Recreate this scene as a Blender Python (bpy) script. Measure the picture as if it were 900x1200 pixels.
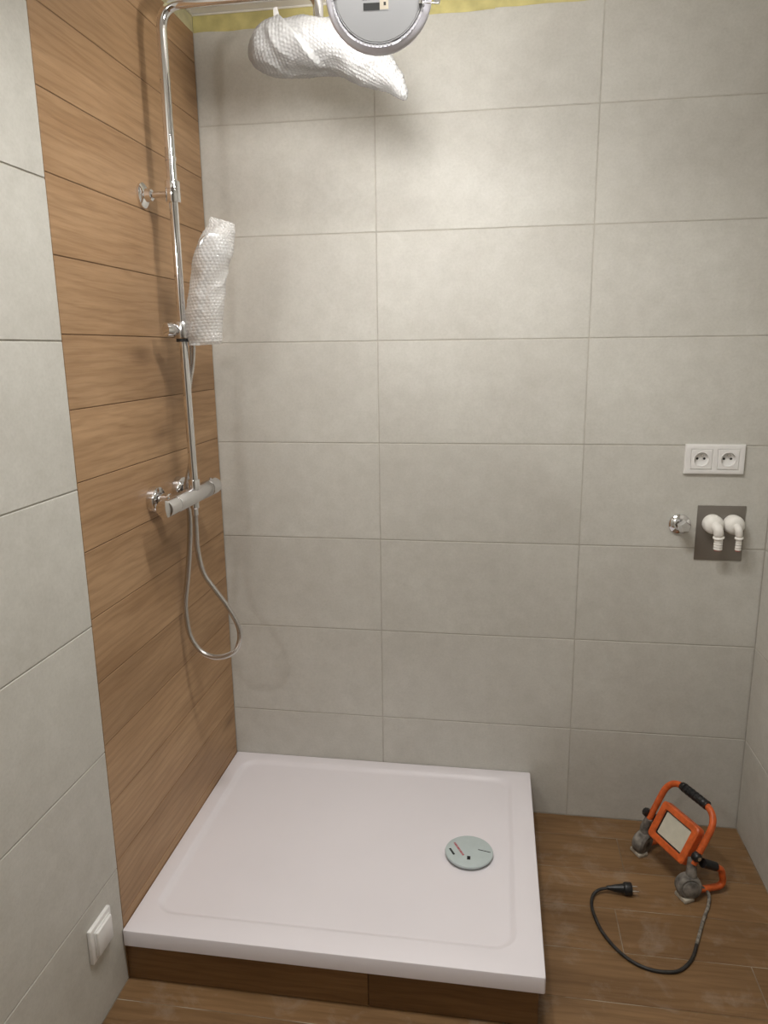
import bpy, bmesh, math, random
import numpy as np
from mathutils import Vector, Matrix, noise

random.seed(7)
for o in list(bpy.data.objects):
    bpy.data.objects.remove(o)
SC = bpy.context.scene
COL = SC.collection

# ------------------------------------------------------------------ camera, world, lights, exposure
cam_d = bpy.data.cameras.new('camera'); cam = bpy.data.objects.new('camera', cam_d); COL.objects.link(cam)
cam_d.sensor_fit = 'HORIZONTAL'; cam_d.sensor_width = 36.0; cam_d.lens = 858.715 / 900 * 36.0
cam_d.clip_start = 0.02
RT = Vector((0.98871, 0.149358, -0.011946)); DN = Vector((0.020994, -0.217033, -0.975938)); FW = Vector((-0.148357, 0.96467, -0.217719))
m = Matrix((RT, -DN, -FW)).transposed().to_4x4(); m.translation = Vector((0.8545, -2.1718, 1.4859)); cam.matrix_world = m
SC.camera = cam

world = bpy.data.worlds.new('world'); SC.world = world; world.use_nodes = True
world.node_tree.nodes['Background'].inputs[0].default_value = (0.9, 0.93, 1, 1)
world.node_tree.nodes['Background'].inputs[1].default_value = 0.05

LAMP_COL = (1.0, 0.98, 0.955)
HANGING_STRENGTH = 90.0          # radiance of the hanging LED panel's diffuser
def area(name, loc, rot, r, power, col=LAMP_COL):
    d = bpy.data.lights.new(name, 'AREA'); d.shape = 'DISK'; d.size = 2 * r; d.energy = power; d.color = col
    o = bpy.data.objects.new(name, d); COL.objects.link(o); o.location = loc; o.rotation_euler = rot
    return o
for x_, p_ in ((0.60, 6.9), (0.92, 6.5)):          # two recessed LED panels in the ceiling
    area('ceiling_panel_light', (x_, -1.0, 2.372), (0, 0, 0), 0.085, p_).data.spread = 2.5
d = bpy.data.lights.new('rear_bulb_light', 'POINT'); d.energy = 13.0; d.shadow_soft_size = 0.05; d.color = LAMP_COL
o = bpy.data.objects.new('rear_bulb_light', d); COL.objects.link(o); o.location = (0.13, -2.1, 1.9)

SC.view_settings.view_transform = 'Standard'; SC.view_settings.look = 'None'
SC.view_settings.exposure = 0.0; SC.view_settings.gamma = 1.0; SC.view_settings.use_curve_mapping = False

# ------------------------------------------------------------------ materials
MATS = {}
def newmat(name):
    mt = bpy.data.materials.new(name); mt.use_nodes = True; MATS[name] = mt
    nt = mt.node_tree; return mt, nt, nt.nodes['Principled BSDF']
def N(nt, typ, **kw):
    n = nt.nodes.new(typ)
    for k, v in kw.items(): setattr(n, k, v)
    return n
def setin(n, **kw):
    for k, v in kw.items(): n.inputs[k.replace('_', ' ')].default_value = v
def ramp(nt, fac, stops):
    r = N(nt, 'ShaderNodeValToRGB'); e = r.color_ramp.elements
    while len(e) < len(stops): e.new(0.5)
    for i, (p, c) in enumerate(stops):
        e[i].position = p; e[i].color = (*c, 1) if len(c) == 3 else c
    nt.links.new(fac, r.inputs[0]); return r
def mixc(nt, fac, a, b, blend='MIX'):
    n = N(nt, 'ShaderNodeMix', data_type='RGBA', blend_type=blend)
    for sock, val in ((n.inputs[0], fac), (n.inputs[6], a), (n.inputs[7], b)):
        if hasattr(val, 'is_output'): nt.links.new(val, sock)
        else: sock.default_value = val if not isinstance(val, tuple) or len(val) == 4 else (*val, 1)
    return n.outputs[2]
def rand_coords(nt, scale):
    tc = N(nt, 'ShaderNodeTexCoord'); oi = N(nt, 'ShaderNodeObjectInfo')
    mul = N(nt, 'ShaderNodeVectorMath', operation='SCALE'); mul.inputs[0].default_value = (37.0, 91.0, 53.0)
    nt.links.new(oi.outputs['Random'], mul.inputs['Scale'])
    add = N(nt, 'ShaderNodeVectorMath', operation='ADD')
    nt.links.new(tc.outputs['Object'], add.inputs[0]); nt.links.new(mul.outputs[0], add.inputs[1])
    mp = N(nt, 'ShaderNodeMapping'); mp.inputs['Scale'].default_value = scale
    nt.links.new(add.outputs[0], mp.inputs[0])
    return add.outputs[0], mp.outputs[0], oi
def noise_n(nt, vec, scale, detail=4, rough=0.5, dist=0.0):
    n = N(nt, 'ShaderNodeTexNoise'); setin(n, Scale=scale, Detail=detail, Roughness=rough, Distortion=dist)
    nt.links.new(vec, n.inputs['Vector']); return n.outputs['Fac']
def bump(nt, bsdf, h, strength, dist=0.001):
    b = N(nt, 'ShaderNodeBump'); setin(b, Strength=strength, Distance=dist)
    nt.links.new(h, b.inputs['Height']); nt.links.new(b.outputs[0], bsdf.inputs['Normal'])

def plain(name, col, rough=0.5, metal=0.0, spec=0.5, var=0.0, scale=40.0, **kw):
    mt, nt, b = newmat(name)
    setin(b, Roughness=rough, Metallic=metal); b.inputs['Specular IOR Level'].default_value = spec
    tc = N(nt, 'ShaderNodeTexCoord')
    f = noise_n(nt, tc.outputs['Object'], scale, 3)
    v = max(var, 0.02)
    r = ramp(nt, f, [(0.3, tuple(c * (1 - v) for c in col)), (0.7, tuple(min(1, c * (1 + v)) for c in col))])
    nt.links.new(r.outputs[0], b.inputs['Base Color'])
    for k, val in kw.items(): b.inputs[k.replace('_', ' ')].default_value = val
    return mt

# beige concrete-look tile
mt, nt, b = newmat('beige_tile')
raw, vec, oi = rand_coords(nt, (1, 1, 1))
big = noise_n(nt, raw, 3.2, 5, 0.55, 0.4); fine = noise_n(nt, raw, 160, 3, 0.6); mid = noise_n(nt, raw, 22, 5, 0.65)
r1 = ramp(nt, big, [(0.25, (0.562, 0.544, 0.497)), (0.75, (0.642, 0.630, 0.583))])
r2 = ramp(nt, mid, [(0.3, (0.905, 0.905, 0.895)), (0.7, (1.0, 1.0, 1.0))])
r3 = ramp(nt, fine, [(0.3, (0.9, 0.9, 0.89)), (0.62, (1.0, 1.0, 1.0))])
c = mixc(nt, 1.0, r1.outputs[0], r2.outputs[0], 'MULTIPLY'); c = mixc(nt, 0.7, c, r3.outputs[0], 'MULTIPLY')
nt.links.new(c, b.inputs['Base Color']); setin(b, Roughness=0.5); b.inputs['Specular IOR Level'].default_value = 0.35
bump(nt, b, fine, 0.12, 0.0006)

def wood(name, lo, hi, dusty=0.0, rough=0.5):
    mt, nt, b = newmat(name)
    raw, vec, oi = rand_coords(nt, (2.2, 26, 26))
    streak = noise_n(nt, vec, 1.6, 6, 0.62, 0.8)
    mp2 = N(nt, 'ShaderNodeMapping'); mp2.inputs['Scale'].default_value = (1.6, 7.0, 7.0); nt.links.new(raw, mp2.inputs[0])
    patch = noise_n(nt, mp2.outputs[0], 1.5, 3, 0.5, 0.3)
    mp3 = N(nt, 'ShaderNodeMapping'); mp3.inputs['Scale'].default_value = (0.30, 1.6, 1.6); nt.links.new(raw, mp3.inputs[0])
    w = N(nt, 'ShaderNodeTexWave', wave_type='BANDS', bands_direction='Y'); setin(w, Scale=9.0, Distortion=9.0, Detail=2.0)
    w.inputs['Detail Scale'].default_value = 1.3
    nt.links.new(mp3.outputs[0], w.inputs[0])
    mp4 = N(nt, 'ShaderNodeMapping'); mp4.inputs['Scale'].default_value = (9, 220, 220); nt.links.new(raw, mp4.inputs[0])
    pores = noise_n(nt, mp4.outputs[0], 1.0, 3, 0.6)
    base = ramp(nt, patch, [(0.3, lo), (0.7, hi)]).outputs[0]
    s = ramp(nt, streak, [(0.28, (0.86, 0.845, 0.82)), (0.7, (1.08, 1.08, 1.08))]).outputs[0]
    c = mixc(nt, 0.9, base, s, 'MULTIPLY')
    ring = ramp(nt, w.outputs['Fac'], [(0.0, (0.87, 0.845, 0.81)), (0.5, (1.02, 1.02, 1.02))]).outputs[0]
    c = mixc(nt, 0.75, c, ring, 'MULTIPLY')
    pr = ramp(nt, pores, [(0.3, (0.82, 0.8, 0.77)), (0.55, (1.0, 1.0, 1.0))]).outputs[0]
    c = mixc(nt, 0.8, c, pr, 'MULTIPLY')
    # knots
    mp5 = N(nt, 'ShaderNodeMapping'); mp5.inputs['Scale'].default_value = (2.0, 5.0, 5.0); nt.links.new(raw, mp5.inputs[0])
    v = N(nt, 'ShaderNodeTexVoronoi'); setin(v, Scale=1.0); nt.links.new(mp5.outputs[0], v.inputs['Vector'])
    kn = ramp(nt, v.outputs['Distance'], [(0.02, (0.6, 0.55, 0.5)), (0.15, (1, 1, 1))]).outputs[0]
    c = mixc(nt, 0.9, c, kn, 'MULTIPLY')
    # tone differs from plank to plank
    tone = ramp(nt, oi.outputs['Random'], [(0.0, (0.88, 0.87, 0.86)), (1.0, (1.06, 1.06, 1.06))]).outputs[0]
    c = mixc(nt, 1.0, c, tone, 'MULTIPLY')
    if dusty:
        tc = N(nt, 'ShaderNodeNewGeometry')
        dn = noise_n(nt, tc.outputs['Position'], 9.0, 6, 0.7, 0.6)
        df = ramp(nt, dn, [(0.52, (0, 0, 0)), (0.85, (dusty, dusty, dusty))]).outputs[0]
        c = mixc(nt, df, c, (0.45, 0.41, 0.36, 1))
    nt.links.new(c, b.inputs['Base Color']); setin(b, Roughness=rough); b.inputs['Specular IOR Level'].default_value = 0.4
    bump(nt, b, pores, 0.3, 0.0006)
    return mt
wood('wood_tile', (0.360, 0.215, 0.108), (0.470, 0.300, 0.165))
wood('floor_wood_tile', (0.185, 0.103, 0.044), (0.265, 0.155, 0.072), dusty=0.4, rough=0.48)
wood('shaded_plinth_wood_tile', (0.175, 0.092, 0.034), (0.245, 0.135, 0.055))  # same wood tile as the wall, darkened: step-front shade put into the colour

plain('wall_grout', (0.47, 0.445, 0.395), 0.85, var=0.1)
plain('wood_grout', (0.16, 0.098, 0.052), 0.85, var=0.15)
mt, nt, b = newmat('floor_grout')
tc = N(nt, 'ShaderNodeTexCoord'); f = noise_n(nt, tc.outputs['Object'], 4.5, 4, 0.6)
nt.links.new(ramp(nt, f, [(0.42, (0.155, 0.098, 0.05)), (0.62, (0.40, 0.34, 0.26))]).outputs[0], b.inputs['Base Color']); setin(b, Roughness=0.9)
plain('ceiling_board', (0.80, 0.78, 0.73), 0.9, var=0.03, scale=8)
plain('painted_wall', (0.20, 0.17, 0.14), 0.8, var=0.03)
plain('white_caulk', (0.82, 0.80, 0.74), 0.6, var=0.05)
mt = plain('masking_tape', (0.55, 0.49, 0.205), 0.6, var=0.16, scale=25)
plain('pale_tape', (0.60, 0.56, 0.34), 0.6, var=0.16, scale=25)
plain('white_acrylic', (0.79, 0.755, 0.785), 0.28, var=0.01, scale=3)
plain('white_plastic', (0.80, 0.79, 0.77), 0.35, var=0.01)
plain('pipe_plastic', (0.84, 0.82, 0.77), 0.4, var=0.02)
plain('red_rubber', (0.42, 0.05, 0.04), 0.6)
plain('black_plastic', (0.012, 0.012, 0.013), 0.4, var=0.1)
plain('dark_hole', (0.02, 0.018, 0.016), 0.8)
plain('film_green', (0.50, 0.57, 0.57), 0.4, var=0.03)
plain('print_red', (0.45, 0.12, 0.14), 0.6)
plain('print_dark', (0.022, 0.022, 0.022), 0.9, spec=0.1)
plain('drain_edge', (0.30, 0.32, 0.31), 0.3, metal=0.6)
plain('panel_grey', (0.155, 0.155, 0.155), 0.8, spec=0.2, var=0.03, scale=9)
plain('panel_rim', (0.62, 0.61, 0.67), 0.2, metal=0.2, var=0.05, Coat_Weight=0.5)
plain('vent_silver', (0.62, 0.62, 0.64), 0.3, metal=0.8)
plain('sticker_tan', (0.26, 0.23, 0.18), 0.8, spec=0.2, var=0.1)
plain('steel_clip', (0.7, 0.69, 0.66), 0.25, metal=1.0)
plain('orange_paint', (0.60, 0.112, 0.022), 0.45, var=0.2, scale=60)
plain('dusty_grey', (0.17, 0.155, 0.135), 0.85, var=0.65, scale=45)
plain('dusty_pad', (0.42, 0.38, 0.31), 0.9, var=0.3)
plain('cable_black', (0.022, 0.02, 0.018), 0.55, var=0.5, scale=80)
plain('cable_dusty', (0.20, 0.18, 0.15), 0.8, var=0.6, scale=90)
plain('lens_glass', (0.58, 0.56, 0.46), 0.12, var=0.08, scale=30)
plain('pin_metal', (0.8, 0.78, 0.74), 0.25, metal=1.0)
# chrome, brushed steel
mt = plain('chrome', (0.80, 0.80, 0.81), 0.07, metal=1.0, var=0.01)
plain('satin_chrome', (0.74, 0.74, 0.75), 0.22, metal=1.0, var=0.02)
plain('hose_steel', (0.72, 0.71, 0.70), 0.22, metal=1.0, var=0.02)
mt, nt, b = newmat('brushed_steel')
tc = N(nt, 'ShaderNodeTexCoord'); mp = N(nt, 'ShaderNodeMapping'); mp.inputs['Scale'].default_value = (3, 3, 900)
nt.links.new(tc.outputs['Object'], mp.inputs[0]); f = noise_n(nt, mp.outputs[0], 1.0, 3)
nt.links.new(ramp(nt, f, [(0.3, (0.29, 0.268, 0.24)), (0.7, (0.315, 0.29, 0.262))]).outputs[0], b.inputs['Base Color'])
setin(b, Roughness=0.42, Metallic=0.8)
# emissive diffuser
mt, nt, b = newmat('lit_diffuser')
setin(b, Roughness=0.6); b.inputs['Base Color'].default_value = (0.9, 0.9, 0.88, 1)
b.inputs['Emission Color'].default_value = (*LAMP_COL, 1); b.inputs['Emission Strength'].default_value = HANGING_STRENGTH
# bubble wrap
def wrapmat(name, col, transp, transl):
    mt, nt, b = newmat(name)
    setin(b, Roughness=0.17); b.inputs['Base Color'].default_value = (col, col * 0.99, col * 0.97, 1)
    b.inputs['Specular IOR Level'].default_value = 0.7
    out = nt.nodes['Material Output']
    tl = N(nt, 'ShaderNodeBsdfTranslucent'); tl.inputs[0].default_value = (col, col, col, 1)
    tp = N(nt, 'ShaderNodeBsdfTransparent'); tp.inputs[0].default_value = (0.97, 0.97, 0.97, 1)
    m1 = N(nt, 'ShaderNodeMixShader'); m1.inputs[0].default_value = transl
    nt.links.new(b.outputs[0], m1.inputs[1]); nt.links.new(tl.outputs[0], m1.inputs[2])
    m2 = N(nt, 'ShaderNodeMixShader'); m2.inputs[0].default_value = transp
    nt.links.new(m1.outputs[0], m2.inputs[1]); nt.links.new(tp.outputs[0], m2.inputs[2])
    nt.links.new(m2.outputs[0], out.inputs[0])
wrapmat('bubble_wrap_dense', 0.50, 0.14, 0.30)
wrapmat('bubble_wrap_sheer', 0.82, 0.40, 0.30)

# ------------------------------------------------------------------ helpers
def link_mesh(name, me, mat, parent=None, loc=(0, 0, 0), smooth=False):
    o = bpy.data.objects.new(name, me); COL.objects.link(o)
    if mat and not me.materials: me.materials.append(MATS[mat])
    if parent: o.parent = parent
    o.location = loc
    if smooth:
        for p in me.polygons: p.use_smooth = True
    return o
def pydata(name, v, f):
    me = bpy.data.meshes.new(name); me.from_pydata([tuple(x) for x in v], [], f); me.update(); return me
def tag(o, label, cat, group=None, kind=None):
    o['label'] = label; o['category'] = cat
    if group: o['group'] = group
    if kind: o['kind'] = kind
    return o
def empty(name, loc=(0, 0, 0)):
    o = bpy.data.objects.new(name, None); COL.objects.link(o); o.location = loc; o.empty_display_size = 0.05
    return o
def recalc(me, smooth_angle=None):
    bm = bmesh.new(); bm.from_mesh(me); bmesh.ops.recalc_face_normals(bm, faces=bm.faces)
    if smooth_angle is not None:
        for f in bm.faces: f.smooth = True
        for e in bm.edges:
            e.smooth = not (len(e.link_faces) == 2 and e.calc_face_angle(0) > smooth_angle)
    bm.to_mesh(me); bm.free(); return me

def slab_mesh(name, sx, sy, t, bev=0.0008):
    """flat tile: long axis X, width Y, face at z=0, body to z=-t, bevelled top edge"""
    hx, hy = sx / 2, sy / 2
    def ring(dx, z): return [(-hx + dx, -hy + dx, z), (hx - dx, -hy + dx, z), (hx - dx, hy - dx, z), (-hx + dx, hy - dx, z)]
    v = ring(0, -t) + ring(0, -bev) + ring(bev, 0)
    f = [(3, 2, 1, 0), (8, 9, 10, 11)]
    for b in (0, 4):
        for i in range(4): f.append((b + i, b + (i + 1) % 4, b + 4 + (i + 1) % 4, b + 4 + i))
    return pydata(name, v, f)
def box(name, lo, hi, mat, parent=None, bev=0.0, seg=2, origin=None):
    bm = bmesh.new(); bmesh.ops.create_cube(bm, size=1)
    c = (Vector(lo) + Vector(hi)) / 2; s = Vector(hi) - Vector(lo)
    for v in bm.verts: v.co = Vector((v.co.x * s.x, v.co.y * s.y, v.co.z * s.z))
    if bev: bmesh.ops.bevel(bm, geom=bm.edges[:], offset=bev, segments=seg, profile=0.5, affect='EDGES')
    me = bpy.data.meshes.new(name); bm.to_mesh(me); bm.free()
    o = link_mesh(name, me, mat, parent, c)
    if bev: recalc(me, math.radians(40))
    return o
def frames(pts, closed=False):
    T = []
    n = len(pts)
    for i in range(n):
        a = pts[(i - 1) % n] if (closed or i > 0) else pts[0]
        b = pts[(i + 1) % n] if (closed or i < n - 1) else pts[-1]
        T.append((b - a).normalized())
    up = Vector((0, 0, 1)) if abs(T[0].z) < 0.9 else Vector((1, 0, 0))
    nrm = (up - T[0] * up.dot(T[0])).normalized(); out = []
    for t in T:
        nrm = (nrm - t * nrm.dot(t)).normalized(); out.append((nrm.copy(), t.cross(nrm)))
    return out
def tube(name, pts, r, mat, parent=None, sides=14, caps=True):
    pts = [Vector(p) for p in pts]; fr = frames(pts)
    rs = r if hasattr(r, '__len__') else [r] * len(pts)
    v, f = [], []
    for p, (a, b), rr in zip(pts, fr, rs):
        for k in range(sides):
            t = 2 * math.pi * k / sides; v.append(p + (a * math.cos(t) + b * math.sin(t)) * rr)
    for i in range(len(pts) - 1):
        for k in range(sides):
            f.append((i * sides + k, i * sides + (k + 1) % sides, (i + 1) * sides + (k + 1) % sides, (i + 1) * sides + k))
    if caps:
        f.append(tuple(reversed(range(sides)))); f.append(tuple(range((len(pts) - 1) * sides, len(pts) * sides)))
    me = pydata(name, v, f); recalc(me, math.radians(45))
    return link_mesh(name, me, mat, parent)
def lathe(name, prof, base, axis, mat, parent=None, sides=32):
    """prof: (radius, height) along axis from base"""
    axis = Vector(axis).normalized(); base = Vector(base)
    up = Vector((0, 0, 1)) if abs(axis.z) < 0.9 else Vector((1, 0, 0))
    a = (up - axis * up.dot(axis)).normalized(); b = axis.cross(a)
    v, f, rows = [], [], []
    for r, h in prof:
        if r < 1e-6:
            rows.append([len(v)]); v.append(base + axis * h)
        else:
            rows.append(list(range(len(v), len(v) + sides)))
            for k in range(sides):
                t = 2 * math.pi * k / sides; v.append(base + axis * h + (a * math.cos(t) + b * math.sin(t)) * r)
    for R, S in zip(rows, rows[1:]):
        for k in range(sides):
            k2 = (k + 1) % sides
            if len(R) == 1 and len(S) == 1: continue
            if len(R) == 1: f.append((R[0], S[k2], S[k]))
            elif len(S) == 1: f.append((R[k], R[k2], S[0]))
            else: f.append((R[k], R[k2], S[k2], S[k]))
    me = pydata(name, v, f); recalc(me, math.radians(35))
    return link_mesh(name, me, mat, parent)
def catmull(pts, n=10):
    P = [Vector(p) for p in pts]; P = [2 * P[0] - P[1]] + P + [2 * P[-1] - P[-2]]; out = []
    for i in range(1, len(P) - 2):
        for k in range(n):
            t = k / n; a, b, c, d = P[i - 1], P[i], P[i + 1], P[i + 2]
            out.append(0.5 * ((2 * b) + (c - a) * t + (2 * a - 5 * b + 4 * c - d) * t * t + (3 * b - a - 3 * c + d) * t ** 3))
    out.append(P[-2]); return out
def resample(pts, step):
    out = [pts[0].copy()]; acc = 0.0
    for a, b in zip(pts, pts[1:]):
        L = (b - a).length
        while L - acc > 0 and acc + 0 <= L and L > 1e-9:
            need = step - carry[0]
            if acc + need > L: carry[0] += L - acc; break
            acc += need; carry[0] = 0.0; out.append(a + (b - a) * (acc / L))
        acc = 0.0
    return out
carry = [0.0]
def resample_even(pts, step):
    carry[0] = 0.0; return resample(pts, step)
def fillet(pts, r, n=8):
    """polyline with rounded corners"""
    P = [Vector(p) for p in pts]; out = [P[0]]
    for a, b, c in zip(P, P[1:], P[2:]):
        u = (a - b).normalized(); w = (c - b).normalized(); ang = u.angle(w)
        d = min(r / math.tan(ang / 2), (a - b).length * 0.49, (c - b).length * 0.49)
        s, e = b + u * d, b + w * d
        for k in range(n + 1):
            t = k / n; out.append((1 - t) ** 2 * s + 2 * t * (1 - t) * b + t * t * e)
    out.append(P[-1]); return out

# ------------------------------------------------------------------ the room
W, D, H = 1.628, 3.1, 2.392
TT = 0.0065                       # tile thickness shown above nothing: tiles sit on the grout bed
JOINT = 0.0034; REC = 0.0013      # joint width, recess
zrows = [0.0] + [0.3075 + 0.3 * k for k in range(7)] + [H]
YB = -0.7915                      # where the wood strip meets the beige tiles on the left wall

def structure(name, lo, hi, mat, label, cat):
    return tag(box(name, lo, hi, mat), label, cat, kind='structure')
floor = structure('floor', (-0.12, -D - 0.1, -0.1), (W + 0.12, 0.12, -REC), 'floor_grout', 'brown wood-look plank tile floor with pale dusty joints', 'floor')
wall_back = structure('wall_back', (-0.12, REC, -0.0012), (W + 0.12, 0.12, H), 'wall_grout', 'beige concrete-look tiled wall behind the shower tray', 'wall')
wall_left = structure('wall_left', (-0.12, -D, -0.0012), (-REC, REC, H), 'wall_grout', 'left wall of beige tiles with a wood-look plank strip behind the shower', 'wall')
wall_right = structure('wall_right', (W + REC, -D, -0.0012), (W + 0.12, REC, H), 'wall_grout', 'beige tiled wall at the right edge beside the work light', 'wall')
wall_front = structure('wall_front', (-0.12, -D - 0.1, -0.0012), (W + 0.12, -D, H), 'painted_wall', 'plain painted wall behind the camera', 'wall')
ceiling = structure('ceiling', (-0.12, -D - 0.1, H), (W + 0.12, 0.12, H + 0.1), 'ceiling_board', 'plain pale ceiling edge above the taped shower wall', 'ceiling')

_cache = {}
def tile(parent, name, mat, cx, cy, cz, sx, sy, rot, j=JOINT, bev=0.0008):
    key = (round(sx, 4), round(sy, 4), mat)
    if key not in _cache: _cache[key] = slab_mesh(name, sx - j, sy - j, REC + 0.0015, bev)
    o = link_mesh(name, _cache[key], mat)
    mw = rot.to_4x4(); mw.translation = Vector((cx, cy, cz)); o.parent = parent
    o.matrix_world = mw; o.matrix_parent_inverse = parent.matrix_world.inverted(); o.matrix_basis = mw
    o.matrix_parent_inverse = Matrix.Translation(-parent.location)
    return o
def basis(x, z):                       # columns: local X, Y, Z in world
    x = Vector(x); z = Vector(z); y = z.cross(x); return Matrix((x, y, z)).transposed()
R_BACK = basis((1, 0, 0), (0, -1, 0)); R_LEFT = basis((0, 1, 0), (1, 0, 0)); R_RIGHT = basis((0, -1, 0), (-1, 0, 0))
R_FLOOR = basis((1, 0, 0), (0, 0, 1))
xcols = [0.0, 0.5078, 1.1078, W]
for r in range(8):
    z0, z1 = zrows[r], zrows[r + 1]
    for x0, x1 in zip(xcols, xcols[1:]):
        tile(wall_back, 'tile', 'beige_tile', (x0 + x1) / 2, 0, (z0 + z1) / 2, x1 - x0, z1 - z0, R_BACK)
    y = YB
    while y > -D + 0.01:
        y2 = max(y - 0.6, -D)
        tile(wall_left, 'tile', 'beige_tile', 0.0012, (y + y2) / 2, (z0 + z1) / 2, y - y2, z1 - z0, R_LEFT)
        y = y2
    y = 0.0
    while y > -D + 0.01:
        y2 = max(y - 0.6, -D)
        tile(wall_right, 'tile', 'beige_tile', W, (y + y2) / 2, (z0 + z1) / 2, y - y2, z1 - z0, R_RIGHT)
        y = y2
# wood strip bed and its planks
bed = box('grout_bed', (-0.002, YB, 0), (-0.0009, 0, H), 'wood_grout', wall_left)
bed.location -= wall_left.location
wj = [0.0] + [0.171 + 0.15 * k for k in range(15)]
wj = [z for z in wj if z < H - 0.01] + [H]
for z0, z1 in zip(wj, wj[1:]):
    tile(wall_left, 'plank', 'wood_tile', 0.0006, (YB - 0.0004) / 2, (z0 + z1) / 2, -YB - 0.0004, z1 - z0, R_LEFT, 0.0020)
# floor planks
yj = [0.0] + [-0.10 - 0.15 * k for k in range(20)] + [-D]
cuts = {0: [0.9], 1: [0.35, 1.25], 2: [0.62], 3: [0.3, 1.2], 4: [0.6, 1.50], 5: [0.9], 6: [0.95]}
for i, (ya, yb) in enumerate(zip(yj, yj[1:])):
    xs = [0.0] + cuts.get(i, [0.25 + 0.37 * (i % 3), 1.15 + 0.2 * (i % 2)]) + [W]
    for x0, x1 in zip(xs, xs[1:]):
        tile(floor, 'plank', 'floor_wood_tile', (x0 + x1) / 2, (ya + yb) / 2, 0, x1 - x0, ya - yb, R_FLOOR, 0.0024)

# ceiling edge bead and masking tape
def strip_wavy(name, x0, x1, z0, z1, mat, face, amp, label, cat, kind=None, t=0.0004, seed=0):
    """thin tape on a wall; face(u, z, d) -> world, u along the wall"""
    n = 90; v, f = [], []
    for i in range(n + 1):
        u = x0 + (x1 - x0) * i / n
        w = amp * noise.noise(Vector((u * 14, seed, 0)))
        for d in (0.0, t):
            for z in (z0 + w, z1): v.append(face(u, z, d))
    for i in range(n):
        a, b = i * 4, i * 4 + 4
        f += [(a + 2, b + 2, b + 3, a + 3), (a + 0, a + 1, b + 1, b + 0), (a, b, b + 2, a + 2), (a + 1, a + 3, b + 3, b + 1)]
    f += [(0, 2, 3, 1), (n * 4, n * 4 + 1, n * 4 + 3, n * 4 + 2)]
    me = pydata(name, v, f); recalc(me); return tag(link_mesh(name, me, mat), label, cat, kind=kind)
fb = lambda u, z, d: (u, -d, z)
fl = lambda u, z, d: (0.0007 + d, -u, z)
strip_wavy('masking_tape', 0.0015, 0.83, 2.346, 2.3875, 'masking_tape', fb, 0.003, 'yellow masking tape along the top of the back wall beside the corner', 'tape')
strip_wavy('masking_tape', 0.80, W - 0.06, 2.350, 2.3875, 'masking_tape', fb, 0.003, 'yellow masking tape on the back wall right of the hanging lamp', 'tape', t=0.0008, seed=5)
strip_wavy('masking_tape', 0.0015, 0.78, 2.347, 2.3875, 'pale_tape', fl, 0.003, 'pale yellow masking tape along the top of the wood planks', 'tape', seed=9)
tag(box('trim_1', (0.0005, -0.006, H - 0.005), (W, -0.0001, H - 0.0001), 'white_caulk', bev=0.002), 'white caulk bead between back wall and ceiling', 'trim', kind='structure')
tag(box('trim_2', (0.0008, YB, H - 0.005), (0.0065, -0.0065, H - 0.0001), 'white_caulk', bev=0.002), 'white caulk bead between wood planks and ceiling', 'trim', kind='structure')

# ------------------------------------------------------------------ plinth and shower tray
PX, PY, PT = 0.975, -0.790, 0.1035
pl = empty('tray_plinth', (PX / 2, PY / 2, 0))
tag(pl, 'low wood-tiled plinth carrying the white shower tray', 'plinth')
def child_local(o, parent): o.location = o.location - parent.location
b_ = box('plinth_core', (0.003, PY + 0.003, 0.0002), (PX - 0.003, -0.001, PT), 'wood_grout', pl); child_local(b_, pl)
for x0, x1 in ((0.001, 0.592), (0.592, PX)):
    tile(pl, 'plank', 'shaded_plinth_wood_tile', (x0 + x1) / 2, PY, PT / 2 + 0.0005, x1 - x0, PT - 0.0005, R_BACK, 0.002)
tile(pl, 'plank', 'shaded_plinth_wood_tile', PX, PY / 2, PT / 2 + 0.0005, -PY - 0.002, PT - 0.0005, basis((0, 1, 0), (1, 0, 0)), 0.002)

def rrect(x0, x1, y0, y1, r, z, n=8):
    pts = []
    for cx, cy, a0 in ((x1 - r, y1 - r, 0), (x0 + r, y1 - r, 90), (x0 + r, y0 + r, 180), (x1 - r, y0 + r, 270)):
        for k in range(n + 1):
            a = math.radians(a0 + 90 * k / n); pts.append((cx + r * math.cos(a), cy + r * math.sin(a), z))
    return pts
tray = empty('shower_tray', (0.494, -0.4015, PT)); tag(tray, 'shallow white acrylic shower tray on the wood-tiled plinth', 'shower tray')
TX0, TX1, TY0, TY1, TZ = 0.0022, 0.988, -0.8025, -0.0012, 0.145
ix0, ix1, iy0, iy1 = 0.040, 0.930, -0.738, -0.040
loops = [rrect(TX0, TX1, TY0, TY1, 0.005, PT + 0.0004), rrect(TX0, TX1, TY0, TY1, 0.005, TZ - 0.0035), rrect(TX0 + 0.0012, TX1 - 0.0012, TY0 + 0.0012, TY1 - 0.0012, 0.005, TZ - 0.0008),
         rrect(TX0 + 0.004, TX1 - 0.004, TY0 + 0.004, TY1 - 0.004, 0.004, TZ)]
for ins, dz, rr in ((0, 0, 0.055), (0.003, -0.0006, 0.053), (0.007, -0.0035, 0.05), (0.012, -0.0075, 0.047), (0.017, -0.0098, 0.044), (0.022, -0.0105, 0.042), (0.2, -0.0125, 0.03)):
    loops.append(rrect(ix0 + ins, ix1 - ins, iy0 + ins, iy1 - ins, rr, TZ + dz))
v = [p for l in loops for p in l]; n = len(loops[0]); f = []
for i in range(len(loops) - 1):
    for k in range(n): f.append((i * n + k, i * n + (k + 1) % n, (i + 1) * n + (k + 1) % n, (i + 1) * n + k))
f.append(tuple(range((len(loops) - 1) * n, len(loops) * n))); f.append(tuple(reversed(range(n))))
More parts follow.
